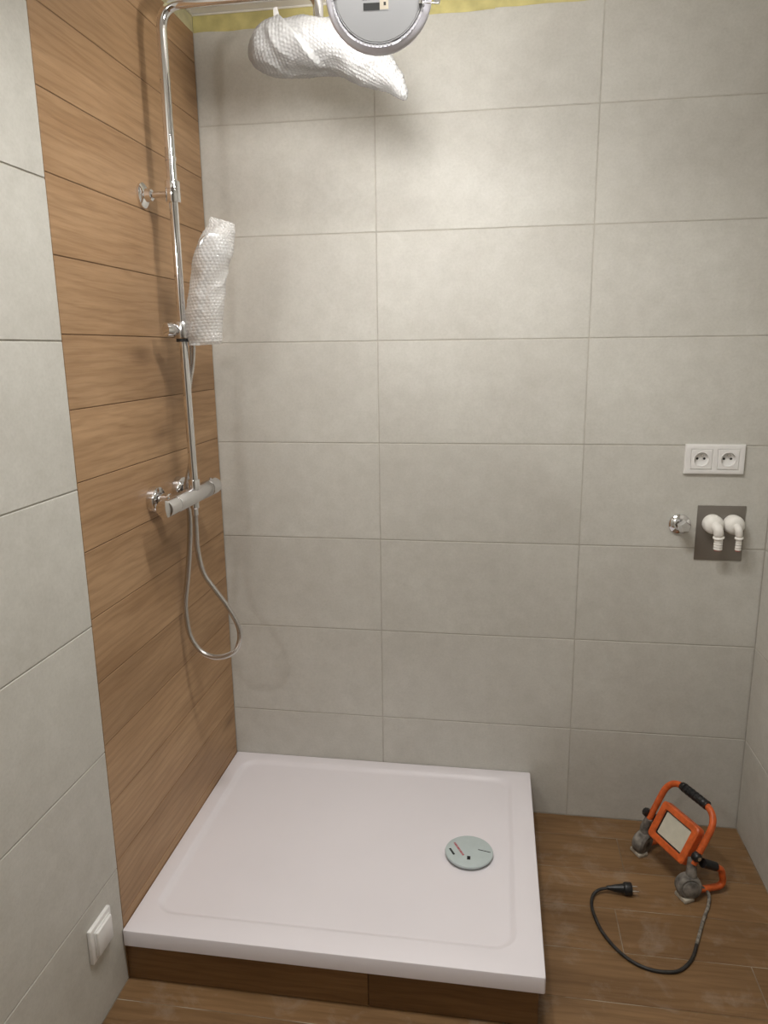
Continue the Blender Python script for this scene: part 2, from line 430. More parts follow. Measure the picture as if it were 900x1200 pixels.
me = pydata('tray_body', v, f); recalc(me, math.radians(30))
o = link_mesh('tray_body', me, 'white_acrylic', tray); o.location = -tray.location
DZ = TZ - 0.0125
dc = Vector((0.807, -0.412, DZ))
o = lathe('drain_base', [(0, 0), (0.060, 0), (0.0605, 0.002), (0.060, 0.0065), (0.055, 0.0075), (0.0, 0.0075)], dc, (0, 0, 1), 'drain_edge', tray, 40); o.location = -tray.location
cov = lathe('drain_cover', [(0, 0.0075), (0.0575, 0.0075), (0.0640, 0.0090), (0.065, 0.0118), (0.064, 0.0148), (0.062, 0.0158), (0, 0.0158)], dc, (0, 0, 1), 'film_green', tray, 48); cov.location = -tray.location
# film seam and printed marks on the cover film
def mark(name, cx, cy, sx, sy, ang, mat):
    o = box(name, (-sx / 2, -sy / 2, 0), (sx / 2, sy / 2, 0.0004), mat, cov)
    o.location = (dc.x + cx, dc.y + cy, dc.z + 0.0160); o.rotation_euler = (0, 0, ang); return o
mark('film_seam', 0.041, 0.004, 0.034, 0.0024, -0.22, 'print_dark')
dirv = math.radians(-61)
for k in range(11):
    s = -0.026 + 0.0052 * k
    cx, cy = -0.032 + math.cos(dirv) * s + 0.004, 0.004 + math.sin(dirv) * s
    mark('print', cx, cy, 0.0046 if k % 3 else 0.0032, 0.0058, dirv, 'print_red')
for k in range(5):
    s = -0.012 + 0.0055 * k
    mark('print', -0.0455 + math.cos(dirv) * s, -0.010 + math.sin(dirv) * s, 0.0046, 0.0058, dirv, 'print_dark')
mark('print', 0.0, -0.029, 0.009, 0.014, 0.0, 'print_dark')

# ------------------------------------------------------------------ shower column
RX, RY = 0.080, -0.393
col = empty('shower_column', (0.0, RY, 1.118)); tag(col, 'chrome shower column with thermostatic mixer, riser pipe and hose', 'shower column')
def cpart(o, parent=col, world=True):
    o.location = o.location - (col.location if parent is col else Vector((0, 0, 0))); return o
def T(name, *a, **k): return cpart(tube(name, *a, parent=col, **k))
def L(name, *a, **k): return cpart(lathe(name, *a, parent=col, **k))
# lower rail, upper riser with arm
T('rail_pipe', [(RX + 0.003, RY, 1.135), (RX, RY, 1.53), (RX, RY, 1.86)], 0.0105, 'chrome', sides=20)
armp = fillet([(RX, RY, 1.84), (RX, RY, 2.254), (0.448, RY, 2.254), (0.448, RY, 2.178)], 0.055, 12)
T('riser_arm', armp, 0.0118, 'chrome', sides=20)
L('pipe_joint', [(0.0122, 0), (0.0132, 0.001), (0.0132, 0.009), (0.0122, 0.01)], (RX, RY, 1.925), (0, 0, 1), 'chrome')
# wall bracket
L('bracket_flange', [(0, 0.0005), (0.029, 0.0005), (0.029, 0.006), (0.024, 0.010), (0.0155, 0.013), (0.0135, 0.026), (0.011, 0.028), (0, 0.028)], (0.0007, RY, 1.852), (1, 0, 0), 'chrome')
T('bracket_bar', [(0.02, RY, 1.852), (RX - 0.008, RY, 1.852)], 0.0075, 'chrome')
L('bracket_collar', [(0.0105, -0.029), (0.0165, -0.029), (0.0175, -0.027), (0.0175, -0.0015), (0.0162, 0), (0.0175, 0.0015), (0.0175, 0.017), (0.0165, 0.019), (0.0105, 0.019)], (RX, RY, 1.862), (0, 0, 1), 'chrome')
# slider that holds the hand shower
L('slider_collar', [(0.0105, -0.021), (0.019, -0.021), (0.0205, -0.018), (0.0205, 0.014), (0.018, 0.019), (0.0105, 0.019)], (RX, RY, 1.537), (0, 0, 1), 'satin_chrome')
L('slider_ring', [(0.0105, -0.008), (0.0165, -0.008), (0.0165, 0), (0.0105, 0)], (RX, RY, 1.516), (0, 0, 1), 'black_plastic')
L('slider_knob', [(0, 0), (0.013, 0), (0.0165, 0.004), (0.0185, 0.02), (0.0175, 0.0285), (0.013, 0.031), (0, 0.0315)], (RX - 0.010, RY - 0.012, 1.537), (-0.62, -0.78, 0.0), 'chrome')
L('handset_cradle', [(0.0125, 0), (0.0165, 0.001), (0.0185, 0.03), (0.0178, 0.031), (0.014, 0.031)], (RX + 0.034, RY, 1.520), (0.28, 0, 0.96), 'chrome')
T('slider_neck', [(RX + 0.016, RY, 1.535), (RX + 0.028, RY, 1.535)], 0.010, 'chrome')
# thermostatic mixer
MX, MZ, MR = 0.078, 1.118, 0.0225
for y in (-0.468, -0.318):
    L('wall_rosette', [(0, 0.0005), (0.0335, 0.0005), (0.0335, 0.017), (0.0315, 0.021), (0.020, 0.0235), (0, 0.0235)], (0.0007, y, 1.121), (1, 0, 0), 'chrome')
    L('union_nut', [(0.0135, 0.018), (0.0135, 0.028), (0.0175, 0.029), (0.0175, 0.048), (0.0145, 0.050), (0.0145, 0.068)], (0, y, 1.120), (1, 0, 0), 'chrome', sides=24)
body_prof = [(0.0, 0), (0.0215, 0), (MR, 0.002), (MR, 0.206), (0.0215, 0.208), (0, 0.208)]
L('mixer_body', body_prof, (MX, -0.508, MZ), (0, 1, 0), 'satin_chrome', sides=40)
hp = [(0, 0), (0.019, 0), (0.0195, 0.0015), (MR, 0.003), (MR, 0.049), (0.0215, 0.055), (0.016, 0.057), (0, 0.0575)]
L('temperature_handle', hp, (MX, -0.5095, MZ), (0, -1, 0), 'chrome', sides=40)
L('flow_handle', hp, (MX, -0.2985, MZ), (0, 1, 0), 'satin_chrome', sides=40)
T('handle_stop', [(MX, -0.540, MZ + MR - 0.003), (MX, -0.540, MZ + MR + 0.003)], 0.004, 'chrome')
T('handle_stop', [(MX, -0.270, MZ + MR - 0.003), (MX, -0.270, MZ + MR + 0.003)], 0.004, 'chrome')
L('riser_socket', [(0.0115, -0.012), (0.0145, -0.012), (0.0145, 0.012), (0.0135, 0.014), (0.0105, 0.014)], (RX + 0.003, RY, 1.147), (0, 0, 1), 'chrome')
L('hose_outlet', [(0.010, 0.0), (0.0115, 0.0), (0.0115, 0.014), (0.0085, 0.018), (0.0085, 0.034), (0, 0.034)], (RX, RY, 1.100), (0, 0, -1), 'chrome')
# ribbed hose
hp_ = [(0.080, -0.393, 1.075), (0.079, -0.393, 1.02), (0.079, -0.393, 0.975), (0.091, -0.393, 0.909), (0.120, -0.393, 0.862), (0.150, -0.393, 0.82), (0.178, -0.392, 0.765), (0.181, -0.391, 0.72),
       (0.160, -0.389, 0.682), (0.110, -0.386, 0.664), (0.065, -0.383, 0.678), (0.036, -0.38, 0.72), (0.027, -0.377, 0.77), (0.026, -0.375, 0.82), (0.035, -0.372, 0.88),
       (0.048, -0.37, 0.98), (0.052, -0.366, 1.06), (0.044, -0.362, 1.115), (0.052, -0.361, 1.158), (0.066, -0.361, 1.21), (0.0705, -0.365, 1.28), (0.0735, -0.3695, 1.37), (0.0795, -0.3705, 1.41), (0.0885, -0.3725, 1.445), (0.096, -0.380, 1.475), (0.103, -0.389, 1.505)]
cp = resample_even(catmull(hp_, 24), 0.00125)
rad = [0.0077 if (i // 2) % 2 else 0.0057 for i in range(len(cp))]
T('hose', cp, rad, 'hose_steel', sides=12)

# ------------------------------------------------------------------ bubble-wrapped heads
def bubble_bag(name, rows, mat, parent, seed, ns, nt_, wrinkle, bub, pitch=0.0105, crease=None):
    """rows: list of (left (x,z), right (x,z), half thickness, y offset); loft of closed rings with bubbles and creases"""
    def interp(arr, s):
        P = np.array(arr); m_ = len(P) - 1; x = s * m_; i = min(int(x), m_ - 1); t = x - i
        a = P[max(i - 1, 0)]; b_ = P[i]; c_ = P[i + 1]; d_ = P[min(i + 2, m_)]
        return 0.5 * (2 * b_ + (c_ - a) * t + (2 * a - 5 * b_ + 4 * c_ - d_) * t * t + (3 * b_ - a - 3 * c_ + d_) * t ** 3)
    flat = [(l[0], l[1], r[0], r[1], th, yo) for l, r, th, yo in rows]
    G = np.zeros((ns, nt_, 3)); U = np.zeros((ns, nt_)); V = np.zeros((ns, nt_)); prev = None; acc = 0
    for i in range(ns):
        lx, lz, rx, rz, th, yo = interp(flat, i / (ns - 1))
        c_ = np.array([(lx + rx) / 2, RY + yo, (lz + rz) / 2]); h = np.array([(rx - lx) / 2, 0, (rz - lz) / 2]); hw = np.linalg.norm(h)
        if prev is not None: acc += np.linalg.norm(c_ - prev)
        prev = c_
        for k in range(nt_):
            t = 2 * math.pi * k / nt_
            ct, st = math.cos(t), math.sin(t)
            ct = math.copysign(abs(ct) ** 0.9, ct)
            G[i, k] = c_ + h * ct + np.array([0, -th * st, 0]); U[i, k] = acc; V[i, k] = t * (hw + th) / 2
    # normals from differences
    dk = np.roll(G, -1, 1) - np.roll(G, 1, 1); di = np.gradient(G, axis=0)
    Nn = np.cross(dk, di); ln = np.linalg.norm(Nn, axis=2, keepdims=True); ln[ln < 1e-12] = 1; Nn /= ln
    cen = G.mean(axis=1, keepdims=True)
    if ((G - cen) * Nn).sum() < 0: Nn = -Nn
    # hexagonal bubbles
    rowh = pitch * 0.866; j = np.round(U / rowh); off = (j % 2) * 0.5 * pitch
    dv = (V - off) / pitch; dv = (dv - np.round(dv)) * pitch; du = U - j * rowh
    rr = np.sqrt(dv ** 2 + du ** 2) / (pitch * 0.46)
    disp = bub * np.sqrt(np.clip(1 - rr ** 2, 0, 1))
    for i in range(ns):
        for k in range(nt_):
            p = Vector(G[i, k]) * 1.0
            w = noise.noise(p * 16 + Vector((seed, 0, 0))) + 0.55 * (1 - 2 * abs(noise.noise(p * 26 + Vector((0, seed, 3)))))
            edge = min(1.0, i / 8.0, (ns - 1 - i) / 8.0)
            disp[i, k] += wrinkle * w * edge
            if crease and math.sin(2 * math.pi * k / nt_) > 0:      # the fold of the film across the front
                (x0, z0), (x1, z1), dep = crease
                L_ = math.hypot(x1 - x0, z1 - z0); sd = ((p.x - x0) * (z1 - z0) - (p.z - z0) * (x1 - x0)) / L_
                al = ((p.x - x0) * (x1 - x0) + (p.z - z0) * (z1 - z0)) / L_ / L_
                t_ = min(1, max(0, sd / 0.006)); fade = max(0, 1 - max(0, sd) / 0.07) * min(1, max(0, 1.4 - abs(al - 0.5) * 1.6))
                disp[i, k] -= dep * t_ * t_ * (3 - 2 * t_) * fade * math.sin(2 * math.pi * k / nt_) * edge
    G = G + Nn * disp[..., None]
    v = G.reshape(-1, 3).tolist(); f = []
    for i in range(ns - 1):
        for k in range(nt_):
            f.append((i * nt_ + k, i * nt_ + (k + 1) % nt_, (i + 1) * nt_ + (k + 1) % nt_, (i + 1) * nt_ + k))
    me = pydata(name, v, f); recalc(me)
    return link_mesh(name, me, mat, parent, smooth=True)

hs = empty('wrapped_hand_shower', (0.114, RY, 1.505)); tag(hs, 'hand shower wrapped in bubble wrap standing in the rail slider', 'hand shower')
def H_(o): o.location = -hs.location; return o
H_(tube('shower_handle', catmull([(0.112, RY, 1.500), (0.122, RY, 1.56), (0.140, RY, 1.64), (0.162, RY, 1.70)], 6), 0.0105, 'satin_chrome', hs, 16))
H_(lathe('spray_head', [(0, 0), (0.030, 0.0), (0.036, 0.006), (0.036, 0.014), (0.03, 0.018), (0, 0.018)], (0.174, RY - 0.008, 1.725), (0.55, -0.8, -0.25), 'satin_chrome', hs))
rows = [((0.0965, 1.499), (0.176, 1.502), 0.018, 0), ((0.0945, 1.523), (0.178, 1.528), 0.024, 0), ((0.0955, 1.556), (0.183, 1.560), 0.029, 0), ((0.100, 1.590), (0.188, 1.595), 0.032, 0),
        ((0.109, 1.630), (0.195, 1.632), 0.034, 0), ((0.120, 1.672), (0.205, 1.672), 0.037, -0.002), ((0.133, 1.712), (0.214, 1.712), 0.038, -0.004), ((0.149, 1.745), (0.222, 1.748), 0.034, -0.003), ((0.162, 1.772), (0.2245, 1.766), 0.018, 0), ((0.172, 1.797), (0.2225, 1.782), 0.002, 0)]
H_(bubble_bag('bubble_wrap', rows, 'bubble_wrap_sheer', hs, 3.3, 210, 180, 0.0062, 0.0019, 0.0088))

rh = empty('wrapped_rain_head', (0.448, RY, 2.175)); tag(rh, 'overhead rain shower head loosely wrapped in white bubble wrap under the arm', 'shower head')
def R_(o): o.location = -rh.location; return o
R_(lathe('swivel_nut', [(0.009, 0), (0.014, 0.001), (0.014, 0.020), (0.018, 0.024), (0.018, 0.034), (0, 0.034)], (0.448, RY, 2.182), (0, 0, -1), 'chrome', rh))
R_(lathe('rain_head', [(0, 0), (0.03, 0.0), (0.074, 0.008), (0.078, 0.012), (0.076, 0.016), (0, 0.016)], (0.430, RY, 2.150), (0, 0, -1), 'satin_chrome', rh))
# rows run from the rounded left end to the loose tail at the right; (lower, upper) edges
rows = [((0.2925, 2.136), (0.2930, 2.142), 0.004, 0), ((0.296, 2.120), (0.298, 2.158), 0.042, 0), ((0.310, 2.109), (0.314, 2.173), 0.066, 0), ((0.334, 2.099), (0.340, 2.182), 0.082, 0), ((0.366, 2.098), (0.372, 2.188), 0.092, 0),
        ((0.405, 2.099), (0.410, 2.190), 0.096, 0), ((0.447, 2.098), (0.450, 2.188), 0.095, 0), ((0.482, 2.091), (0.492, 2.182), 0.088, 0), ((0.515, 2.075), (0.534, 2.170), 0.075, 0),
        ((0.546, 2.063), (0.572, 2.150), 0.058, 0), ((0.574, 2.056), (0.600, 2.126), 0.045, 0), ((0.600, 2.046), (0.620, 2.098), 0.033, 0), ((0.624, 2.036), (0.636, 2.066), 0.018, 0), ((0.642, 2.026), (0.644, 2.032), 0.003, 0)]
R_(bubble_bag('bubble_wrap', rows, 'bubble_wrap_dense', rh, 8.1, 240, 230, 0.0070, 0.0021, 0.0092, crease=((0.375, 2.185), (0.475, 2.092), -0.016)))
fl_ = pydata('loose_film', [(0.352, RY - 0.02, 2.196), (0.366, RY - 0.022, 2.200), (0.360, RY - 0.021, 2.222), (0.351, RY - 0.02, 2.219), (0.352, RY - 0.0185, 2.196), (0.366, RY - 0.0205, 2.200), (0.360, RY - 0.0195, 2.222), (0.351, RY - 0.0185, 2.219)],
            [(0, 1, 2, 3), (7, 6, 5, 4), (0, 4, 5, 1), (1, 5, 6, 2), (2, 6, 7, 3), (3, 7, 4, 0)])
R_(link_mesh('loose_film', fl_, 'bubble_wrap_sheer', rh))

# ------------------------------------------------------------------ hanging LED panel
LC = Vector((0.646, -0.803, 2.063)); LN = Vector((-0.08, 0.99, 0.09)).normalized()     # LN: the way the lit face looks
led = empty('led_downlight', LC); tag(led, 'round LED downlight hanging by its wire, grey back with sticker towards us', 'lamp')
def E_(o): o.location = o.location - LC; return o
lr = LN.cross(Vector((0, 0, 1))).normalized(); lu = lr.cross(LN).normalized()
def at(x, y, h): return LC + lr * x + lu * y - LN * h        # h towards the back (camera)
E_(lathe('rim', [(0.0755, 0.003), (0.0755, 0.001), (0.0785, -0.004), (0.0868, -0.0045), (0.0888, -0.003), (0.0893, 0), (0.0888, 0.004), (0.086, 0.0085), (0.0795, 0.0115), (0.0755, 0.0105), (0.0755, 0.003)], LC, -LN, 'panel_rim', led, 72))
E_(lathe('back_plate', [(0, 0.0), (0.0754, 0.0), (0.0754, 0.0105), (0.0735, 0.0125), (0.0722, 0.0118), (0.0715, 0.0125), (0, 0.0125)], LC, -LN, 'panel_grey', led, 72))
E_(lathe('diffuser', [(0, -0.0015), (0.0752, -0.0015), (0.0752, -0.0002), (0, -0.0002)], LC, -LN, 'lit_diffuser', led, 64))
bm = bmesh.new()
for k in range(72):
    if k % 12 in (10, 11): continue
    t = 2 * math.pi * k / 72; c_ = at(0.0775 * math.cos(t), 0.0775 * math.sin(t), 0.0130)
    r_ = bmesh.ops.create_cube(bm, size=1)
    e1 = lr * math.cos(t) + lu * math.sin(t); e2 = -lr * math.sin(t) + lu * math.cos(t)
    for v_ in r_['verts']: v_.co = c_ - LC + e1 * v_.co.x * 0.0030 + e2 * v_.co.y * 0.0042 - LN * v_.co.z * 0.0016
me = bpy.data.meshes.new('vent_ring'); bm.to_mesh(me); bm.free()
link_mesh('vent_ring', me, 'vent_silver', led)
def plate(name, x0, x1, y0, y1, h0, h1, mat, parent=led):
    v_ = [at(x, y, h) - LC for h in (h0, h1) for x, y in ((x0, y0), (x1, y0), (x1, y1), (x0, y1))]
    me = pydata(name, v_, [(0, 1, 2, 3), (7, 6, 5, 4), (0, 4, 5, 1), (1, 5, 6, 2), (2, 6, 7, 3), (3, 7, 4, 0)]); recalc(me)
    return link_mesh(name, me, mat, parent)
_at0 = at
def at(x, y, h): return _at0(x, y - 0.011, h)
st = plate('sticker', -0.027, 0.018, -0.0155, 0.024, 0.0125, 0.0127, 'panel_grey')
plate('sticker_block', -0.0255, 0.0018, -0.0145, -0.0035, 0.0127, 0.0129, 'print_dark', st)
plate('sticker_code', 0.0022, 0.0165, -0.0135, 0.0035, 0.0127, 0.0129, 'sticker_tan', st)
plate('sticker_code', 0.0085, 0.0125, -0.008, -0.003, 0.0129, 0.0130, 'print_dark', st)
for i in range(6): plate('sticker_print', -0.0265 + i * 0.0046, -0.0231 + i * 0.0046 - 0.0008 * (i % 2), 0.0008, 0.0042, 0.0127, 0.0129, 'print_dark', st)
for i in range(3): plate('sticker_print', -0.0255, 0.0165 - 0.008 * i, 0.0085 + i * 0.005, 0.0105 + i * 0.005, 0.0127, 0.0129, 'print_dark', st)
at = _at0
for sgn in (1, -1):
    a0 = math.radians(-8)
    ex, ey = math.cos(a0) * sgn, math.sin(a0) * sgn
    P_ = lambda r, s, h: at(ex * r - ey * s, ey * r + ex * s, h) - LC
    for s in (-0.008, 0.008):
        tb = tube('clip_wire', [P_(0.070, s, 0.013), P_(0.082, s, 0.018), P_(0.096, s * 0.8, 0.013), P_(0.101, s * 0.7, 0.0125)], 0.0011, 'steel_clip', led, 8)
    tube('clip_spring', [P_(0.0715, -0.010, 0.0145), P_(0.0715, 0.010, 0.0145)], 0.0032, 'steel_clip', led, 10)
    v_ = [P_(r, s, h) for h in (0.0125, 0.0133) for r, s in ((0.093, -0.0075), (0.1035, -0.0065), (0.1035, 0.0065), (0.093, 0.0075))]
    me = pydata('clip_pad', v_, [(0, 1, 2, 3), (7, 6, 5, 4), (0, 4, 5, 1), (1, 5, 6, 2), (2, 6, 7, 3), (3, 7, 4, 0)]); recalc(me)
    link_mesh('clip_pad', me, 'steel_clip', led)
wp = catmull([at(0.0, 0.05, 0.0125) - LC, at(0.0, 0.055, 0.02) - LC, at(0.0, 0.075, 0.03) - LC, Vector((0.01, -0.03, 0.16)), Vector((0.0, 0.0, 0.26)), Vector((0, 0.01, H - LC.z - 0.0005))], 8)
tube('supply_wire', wp, 0.003, 'white_plastic', led, 8)

# ------------------------------------------------------------------ double socket on the back wall
SX, SZ = 1.4665, 1.170; SW, SH = 0.160, 0.0835
so = empty('double_socket', (SX, 0, SZ)); tag(so, 'white double wall socket above the steel plate', 'socket')
def S_(o): o.location = o.location - so.location; return o
hs_ = 0.0280
xs = [SX - SW / 2, SX - 0.0358 - hs_, SX - 0.0358 + hs_, SX + 0.0358 - hs_, SX + 0.0358 + hs_, SX + SW / 2]; zs = [SZ - SH / 2, SZ - hs_, SZ + hs_, SZ + SH / 2]
bm = bmesh.new(); gv = [[bm.verts.new((x, 0, z)) for z in zs] for x in xs]
for i in range(5):
    for k in range(3):
        if k == 1 and i in (1, 3): continue
        bm.faces.new((gv[i][k], gv[i + 1][k], gv[i + 1][k + 1], gv[i][k + 1]))
r_ = bmesh.ops.extrude_face_region(bm, geom=bm.faces[:])
for v_ in [e for e in r_['geom'] if isinstance(e, bmesh.types.BMVert)]: v_.co.y = -0.0095
bmesh.ops.recalc_face_normals(bm, faces=bm.faces)
for v_ in bm.verts: v_.co.y -= 0.0003
eg = [e for e in bm.edges if len(e.link_faces) == 2 and e.calc_face_angle(0) > 1 and all(v_.co.y < -0.005 for v_ in e.verts)]
bmesh.ops.bevel(bm, geom=eg, offset=0.0022, segments=2, profile=0.5, affect='EDGES')
me = bpy.data.meshes.new('frame'); bm.to_mesh(me); bm.free(); recalc(me, math.radians(40))
S_(link_mesh('frame', me, 'white_plastic', so))
for cx in (SX - 0.0358, SX + 0.0358):
    n_ = 40; a_ = 0.0277; rr_ = 0.0196; Ls = []
    def sq(k, a):
        t = 2 * math.pi * k / n_ + math.pi / 4; c_, s_ = math.cos(t), math.sin(t); m_ = max(abs(c_), abs(s_)); return cx + a * c_ / m_, SZ + a * s_ / m_
    def ci(k, r): 
        t = 2 * math.pi * k / n_ + math.pi / 4; return cx + r * math.cos(t), SZ + r * math.sin(t)
    for fn, a, y in ((sq, a_, -0.001), (sq, a_, -0.0108), (sq, a_ - 0.001, -0.0118), (ci, rr_ + 0.0016, -0.0118), (ci, rr_ + 0.001, -0.0128), (ci, rr_, -0.0128), (ci, rr_ - 0.0006, -0.0015)):
        Ls.append([(fn(k, a)[0], y, fn(k, a)[1]) for k in range(n_)])
    v = [p for l in Ls for p in l]; f = [(i * n_ + k, i * n_ + (k + 1) % n_, (i + 1) * n_ + (k + 1) % n_, (i + 1) * n_ + k) for i in range(len(Ls) - 1) for k in range(n_)]
    f.append(tuple(range((len(Ls) - 1) * n_, len(Ls) * n_)))
    me = pydata('socket_insert', v, f); recalc(me, math.radians(35))
    ins = S_(link_mesh('socket_insert', me, 'white_plastic', so))
    for s in (-1, 1):
        lathe('pin_hole', [(0, 0), (0.0034, 0), (0.0034, 0.0004), (0, 0.0004)], (cx + s * 0.0095, -0.0015, SZ + 0.001), (0, -1, 0), 'dark_hole', ins, 14)
    tube('earth_pin', [(cx, -0.0012, SZ + 0.0105), (cx, -0.0125, SZ + 0.0105)], 0.0024, 'pin_metal', ins, 10)

# ------------------------------------------------------------------ shut-off valve
va = empty('shutoff_valve', (1.387, 0, 0.979)); tag(va, 'small round chrome shut-off valve on the wall left of the steel plate', 'valve')
def V_(o): o.location = -va.location; return o
vc = Vector((1.387, 0, 0.979))
V_(lathe('rosette', [(0, 0.0003), (0.031, 0.0003), (0.031, 0.003), (0.029, 0.006), (0.018, 0.011), (0.0155, 0.018), (0, 0.018)], vc, (0, -1, 0), 'chrome', va, 40))
V_(lathe('valve_body', [(0.012, 0.014), (0.0125, 0.02), (0.0125, 0.030), (0.010, 0.032), (0, 0.032)], vc, (0, -1, 0), 'chrome', va, 24))
V_(lathe('valve_knob', [(0, 0.031), (0.0165, 0.031), (0.0185, 0.033), (0.0170, 0.050), (0.0145, 0.053), (0, 0.0535)], vc, (0.1, -1, 0.05), 'chrome', va, 5))

# ------------------------------------------------------------------ washing-machine siphon plate with two elbows
sp = empty('siphon_box', (1.499, 0, 0.952)); tag(sp, 'steel siphon plate with two white plastic hose elbows', 'siphon')
def SP_(o): o.location = o.location - sp.location; return o
SP_(box('steel_plate', (1.4335, -0.0035, 0.874), (1.5645, -0.0002, 1.0355), 'brushed_steel', sp, 0.0012, 2))
for i, (ex, ez, tx, tz, pr) in enumerate(((1.474, 0.984, 1.484, 0.917, 0.0118), (1.530, 0.984, 1.538, 0.917, 0.0082))):
    el = SP_(lathe('elbow_cap', [(0, 0.0), (0.0265, 0.0), (0.0275, 0.004), (0.0275, 0.020), (0.026, 0.027), (0.021, 0.033), (0.012, 0.037), (0, 0.038)], (ex, -0.0036, ez), (0.06, -1, 0.0), 'pipe_plastic', sp, 40))
    e0 = sp.location
    p = fillet([(ex + 0.001, -0.030, ez + 0.001), (ex + (tx - ex) * 0.5, -0.056, ez - 0.004), (tx, -0.050, tz + 0.032), (tx, -0.048, tz)], 0.024, 8)
    pp = resample_even(p, 0.0025); nn = len(pp); rr = []
    for k in range(nn):
        s = k / (nn - 1); base = pr + (0.0016 if s < 0.5 else 0)
        if s > 0.55: base = pr - 0.0008 + (0.0014 if (k % 3) == 0 else 0)
        if 0.53 < s < 0.60: base = pr + 0.0035
        rr.append(base)
    w_ = tube('elbow_spout', pp, rr, 'pipe_plastic', sp, 22); SP_(w_)
    SP_(lathe('end_plug', [(0, 0), (pr * 0.85, 0), (pr * 0.85, 0.0025), (0, 0.0025)], pp[-1], (0, 0, -1), 'red_rubber', sp, 20))

# ------------------------------------------------------------------ flap-cover socket low on the left wall
sw = empty('wall_switch', (0.0012, -0.8945, 0.2185)); tag(sw, 'white square wall switch low on the beige left wall beside the tray', 'switch')
def SW_(o): o.location = o.location - sw.location; return o
SW_(box('frame', (0.0013, -0.9365, 0.1765), (0.0115, -0.8525, 0.2605), 'white_plastic', sw, 0.0025, 2))
SW_(box('inner_rim', (0.0112, -0.9260, 0.187), (0.0145, -0.8630, 0.2505), 'white_plastic', sw, 0.001, 1))
rk = SW_(box('rocker', (0.014, -0.9235, 0.1895), (0.0205, -0.8655, 0.2480), 'white_plastic', sw, 0.0015, 2))

# ------------------------------------------------------------------ orange work light on the floor
WO = Vector((1.366, -0.2385, 0)); WA = Vector((0.45627, -0.88984, 0)); WN = Vector((-0.88984, -0.45627, 0)); WZ = Vector((0, 0, 1))
wl = empty('work_light', WO); tag(wl, 'dusty orange LED work light with tubular stand on the floor corner', 'work light')
def wp_(A, n_, z): return WA * A + WN * n_ + WZ * z            # local to the empty
TI = 0.502; UP = WZ * math.cos(TI) - WN * math.sin(TI); FA = WN * math.cos(TI) + WZ * math.sin(TI)
HC = Vector((1.380, -0.245, 0.140)) - WO
def frame_part(name, w, h, iw, ih, d0, d1, mat, r=0.012, ri=0.005, parent=wl, chamf=0.003):
    """rounded rectangular frame (or plate when iw is None) in the head plane; d along the facing direction"""
    def loop(w, h, r, d): return [HC + WA * x + UP * y + FA * d for x, y, _ in rrect(-w / 2, w / 2, -h / 2, h / 2, r, 0, 5)]
    if iw: L_ = [loop(w, h, r, d0), loop(w, h, r, d1 - chamf), loop(w - 2 * chamf, h - 2 * chamf, r, d1), loop(iw + 0.004, ih + 0.004, ri + 0.002, d1), loop(iw, ih, ri, d1 - 0.004), loop(iw, ih, ri, d0)]
    else: L_ = [loop(w, h, r, d0), loop(w, h, r, d1 - chamf), loop(w - 2 * chamf, h - 2 * chamf, r, d1)]
    n = len(L_[0]); v = [p for l in L_ for p in l]; f = []
    for i in range(len(L_) - 1):
        for k in range(n): f.append((i * n + k, i * n + (k + 1) % n, (i + 1) * n + (k + 1) % n, (i + 1) * n + k))
    if iw:
        i = len(L_) - 1
        for k in range(n): f.append((i * n + k, i * n + (k + 1) % n, (k + 1) % n, k))
    else:
        f.append(tuple(range(n))); f.append(tuple(range((len(L_) - 1) * n, len(L_) * n)))
    me = pydata(name, v, f); recalc(me, math.radians(35)); return link_mesh(name, me, mat, parent)
frame_part('lamp_frame', 0.146, 0.112, 0.104, 0.073, -0.012, 0.012, 'orange_paint')
frame_part('gasket', 0.1045, 0.0735, 0.0965, 0.0655, -0.006, 0.0065, 'black_plastic', 0.005, 0.003, chamf=0.0005)
frame_part('lens', 0.0972, 0.0662, None, None, -0.006, 0.0045, 'lens_glass', 0.003, chamf=0.0005)
frame_part('heat_sink', 0.120, 0.090, None, None, -0.040, -0.011, 'dusty_grey', 0.01)
for k in range(6):
    x = -0.05 + 0.02 * k
    a_ = HC + WA * x - FA * 0.0395
    tube('cooling_fin', [a_ - UP * 0.04, a_ - FA * 0.008, a_ + UP * 0.04], 0.0022, 'dusty_grey', wl, 6)
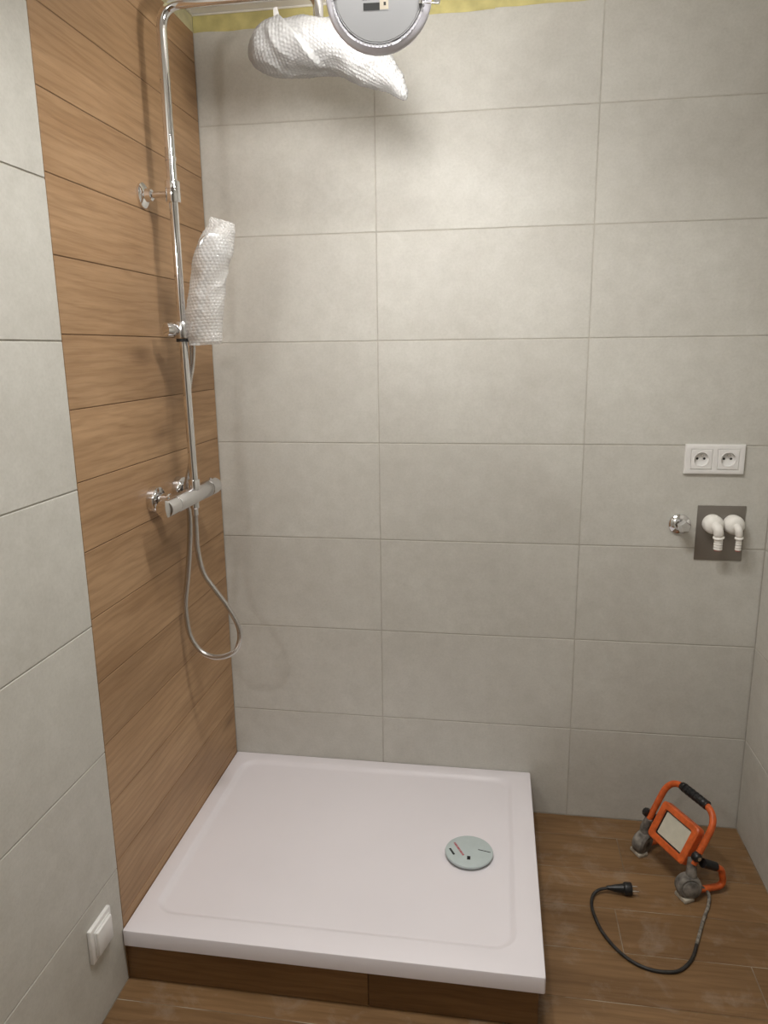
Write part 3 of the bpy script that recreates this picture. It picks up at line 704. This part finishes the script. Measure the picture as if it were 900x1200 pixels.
# handle tube in the head plane
def hpt(A, u): return wp_(A, -0.479 * u, 0.105 + 0.8776 * u)
hpath = fillet([hpt(-0.092, -0.005), hpt(-0.092, 0.152), hpt(0.100, 0.152), hpt(0.100, 0.0)], 0.058, 12)
tube('handle_tube', hpath, 0.0092, 'orange_paint', wl, 16)
tube('handle_grip', [hpt(-0.046, 0.152), hpt(-0.044, 0.152), hpt(0.056, 0.152), hpt(0.058, 0.152)], [0.0105, 0.0125, 0.0125, 0.0105], 'black_plastic', wl, 16)
for k in range(7): 
    A = -0.036 + k * 0.0143
    tube('grip_ridge', [hpt(A, 0.152), hpt(A + 0.006, 0.152)], 0.0136, 'black_plastic', wl, 14)
for s in (-1, 1):
    A0 = 0.102 * s
    # rubber foot, pad, strut to the pivot, rear skid
    ft = lathe('foot', [(0, 0), (0.026, 0.0), (0.033, 0.006), (0.0345, 0.022), (0.033, 0.032), (0.0265, 0.037), (0.0225, 0.0365), (0.0205, 0.040), (0.012, 0.043), (0, 0.0435)], wp_(A0 - s * 0.022, 0.002, 0.0358), WA * s + WN * 0.35 + WZ * 0.1, 'dusty_grey', wl, 28)
    v = [wp_(A0 - s * 0.02, 0.0, 0), wp_(A0 + s * 0.012, 0.0, 0)]
    pad = box('foot_pad', (-0.022, -0.016, 0), (0.022, 0.016, 0.012), 'dusty_pad', wl, 0.003)
    pad.location = wp_(A0 - s * 0.004, 0.018, 0.0062); pad.rotation_euler = (0, 0, math.atan2(WA.y, WA.x))
    tube('strut', [wp_(A0 - s * 0.004, 0.0, 0.05), wp_(A0 - s * 0.004, 0.002, 0.085), wp_(0.090 * s, -0.003, 0.118)], [0.017, 0.014, 0.011], 'dusty_grey', wl, 14)
    sk = fillet([wp_(A0, 0.0, 0.022), wp_(A0 + s * 0.008, -0.104, 0.016), wp_(A0 + s * 0.006, -0.092, 0.070), wp_(A0 + s * 0.004, -0.030, 0.104)], 0.022, 8)
    tube('skid_tube', sk, 0.0092, 'orange_paint', wl, 14)
    tube('skid_sleeve', [wp_(A0 + s * 0.0055, -0.070, 0.084), wp_(A0 + s * 0.004, -0.026, 0.106)], 0.0125, 'black_plastic', wl, 14)
    lathe('pivot_knob', [(0, 0), (0.010, 0), (0.0135, 0.003), (0.0135, 0.014), (0.0115, 0.018), (0, 0.0185)], wp_(0.094 * s, -0.006, 0.128), WA * s, 'black_plastic', wl, 10)
    lathe('pivot_bolt', [(0, 0), (0.006, 0), (0.006, 0.003), (0, 0.003)], wp_((0.094 + 0.0183) * s, -0.006, 0.128), WA * s, 'pin_metal', wl, 8)
# cable: dusty beginning, black rest, plug with two pins
cz = 0.0046
cab = [(1.440, -0.318, 0.030), (1.460, -0.322, 0.012), (1.450, -0.36, cz), (1.423, -0.415, cz), (1.390, -0.49, cz), (1.362, -0.55, cz), (1.325, -0.590, cz), (1.29, -0.600, cz), (1.25, -0.597, cz), (1.213, -0.578, cz), (1.18, -0.541, cz), (1.154, -0.49, cz), (1.142, -0.44, cz), (1.139, -0.40, cz), (1.146, -0.368, cz + 0.003), (1.163, -0.350, cz + 0.008), (1.190, -0.342, 0.0165)]
cpts = [Vector(p) - WO for p in catmull(cab, 10)]
cut = 42
tube('cable', cpts[cut:], 0.0043, 'cable_black', wl, 10)
tube('cable_dusty_end', cpts[:cut + 1], 0.0044, 'cable_dusty', wl, 10)
pd = Vector((1, 0.07, 0.0)).normalized(); pb = Vector((1.186, -0.343, 0.0172)) - WO
plug = lathe('plug', [(0, 0), (0.0055, 0), (0.0068, 0.012), (0.0092, 0.02), (0.0112, 0.036), (0.0125, 0.044), (0.0165, 0.048), (0.0172, 0.052), (0.0172, 0.064), (0.0160, 0.067), (0, 0.067)], pb, pd, 'black_plastic', wl, 24)
ps = Vector((-pd.y, pd.x, 0))
for s in (-1, 1):
    q = pb + pd * 0.067 + ps * 0.0095 * s
    tube('pin', [q - pd * 0.001, q + pd * 0.017, q + pd * 0.0185], [0.0022, 0.0022, 0.0012], 'pin_metal', plug, 10)
bpy.context.view_layer.update()
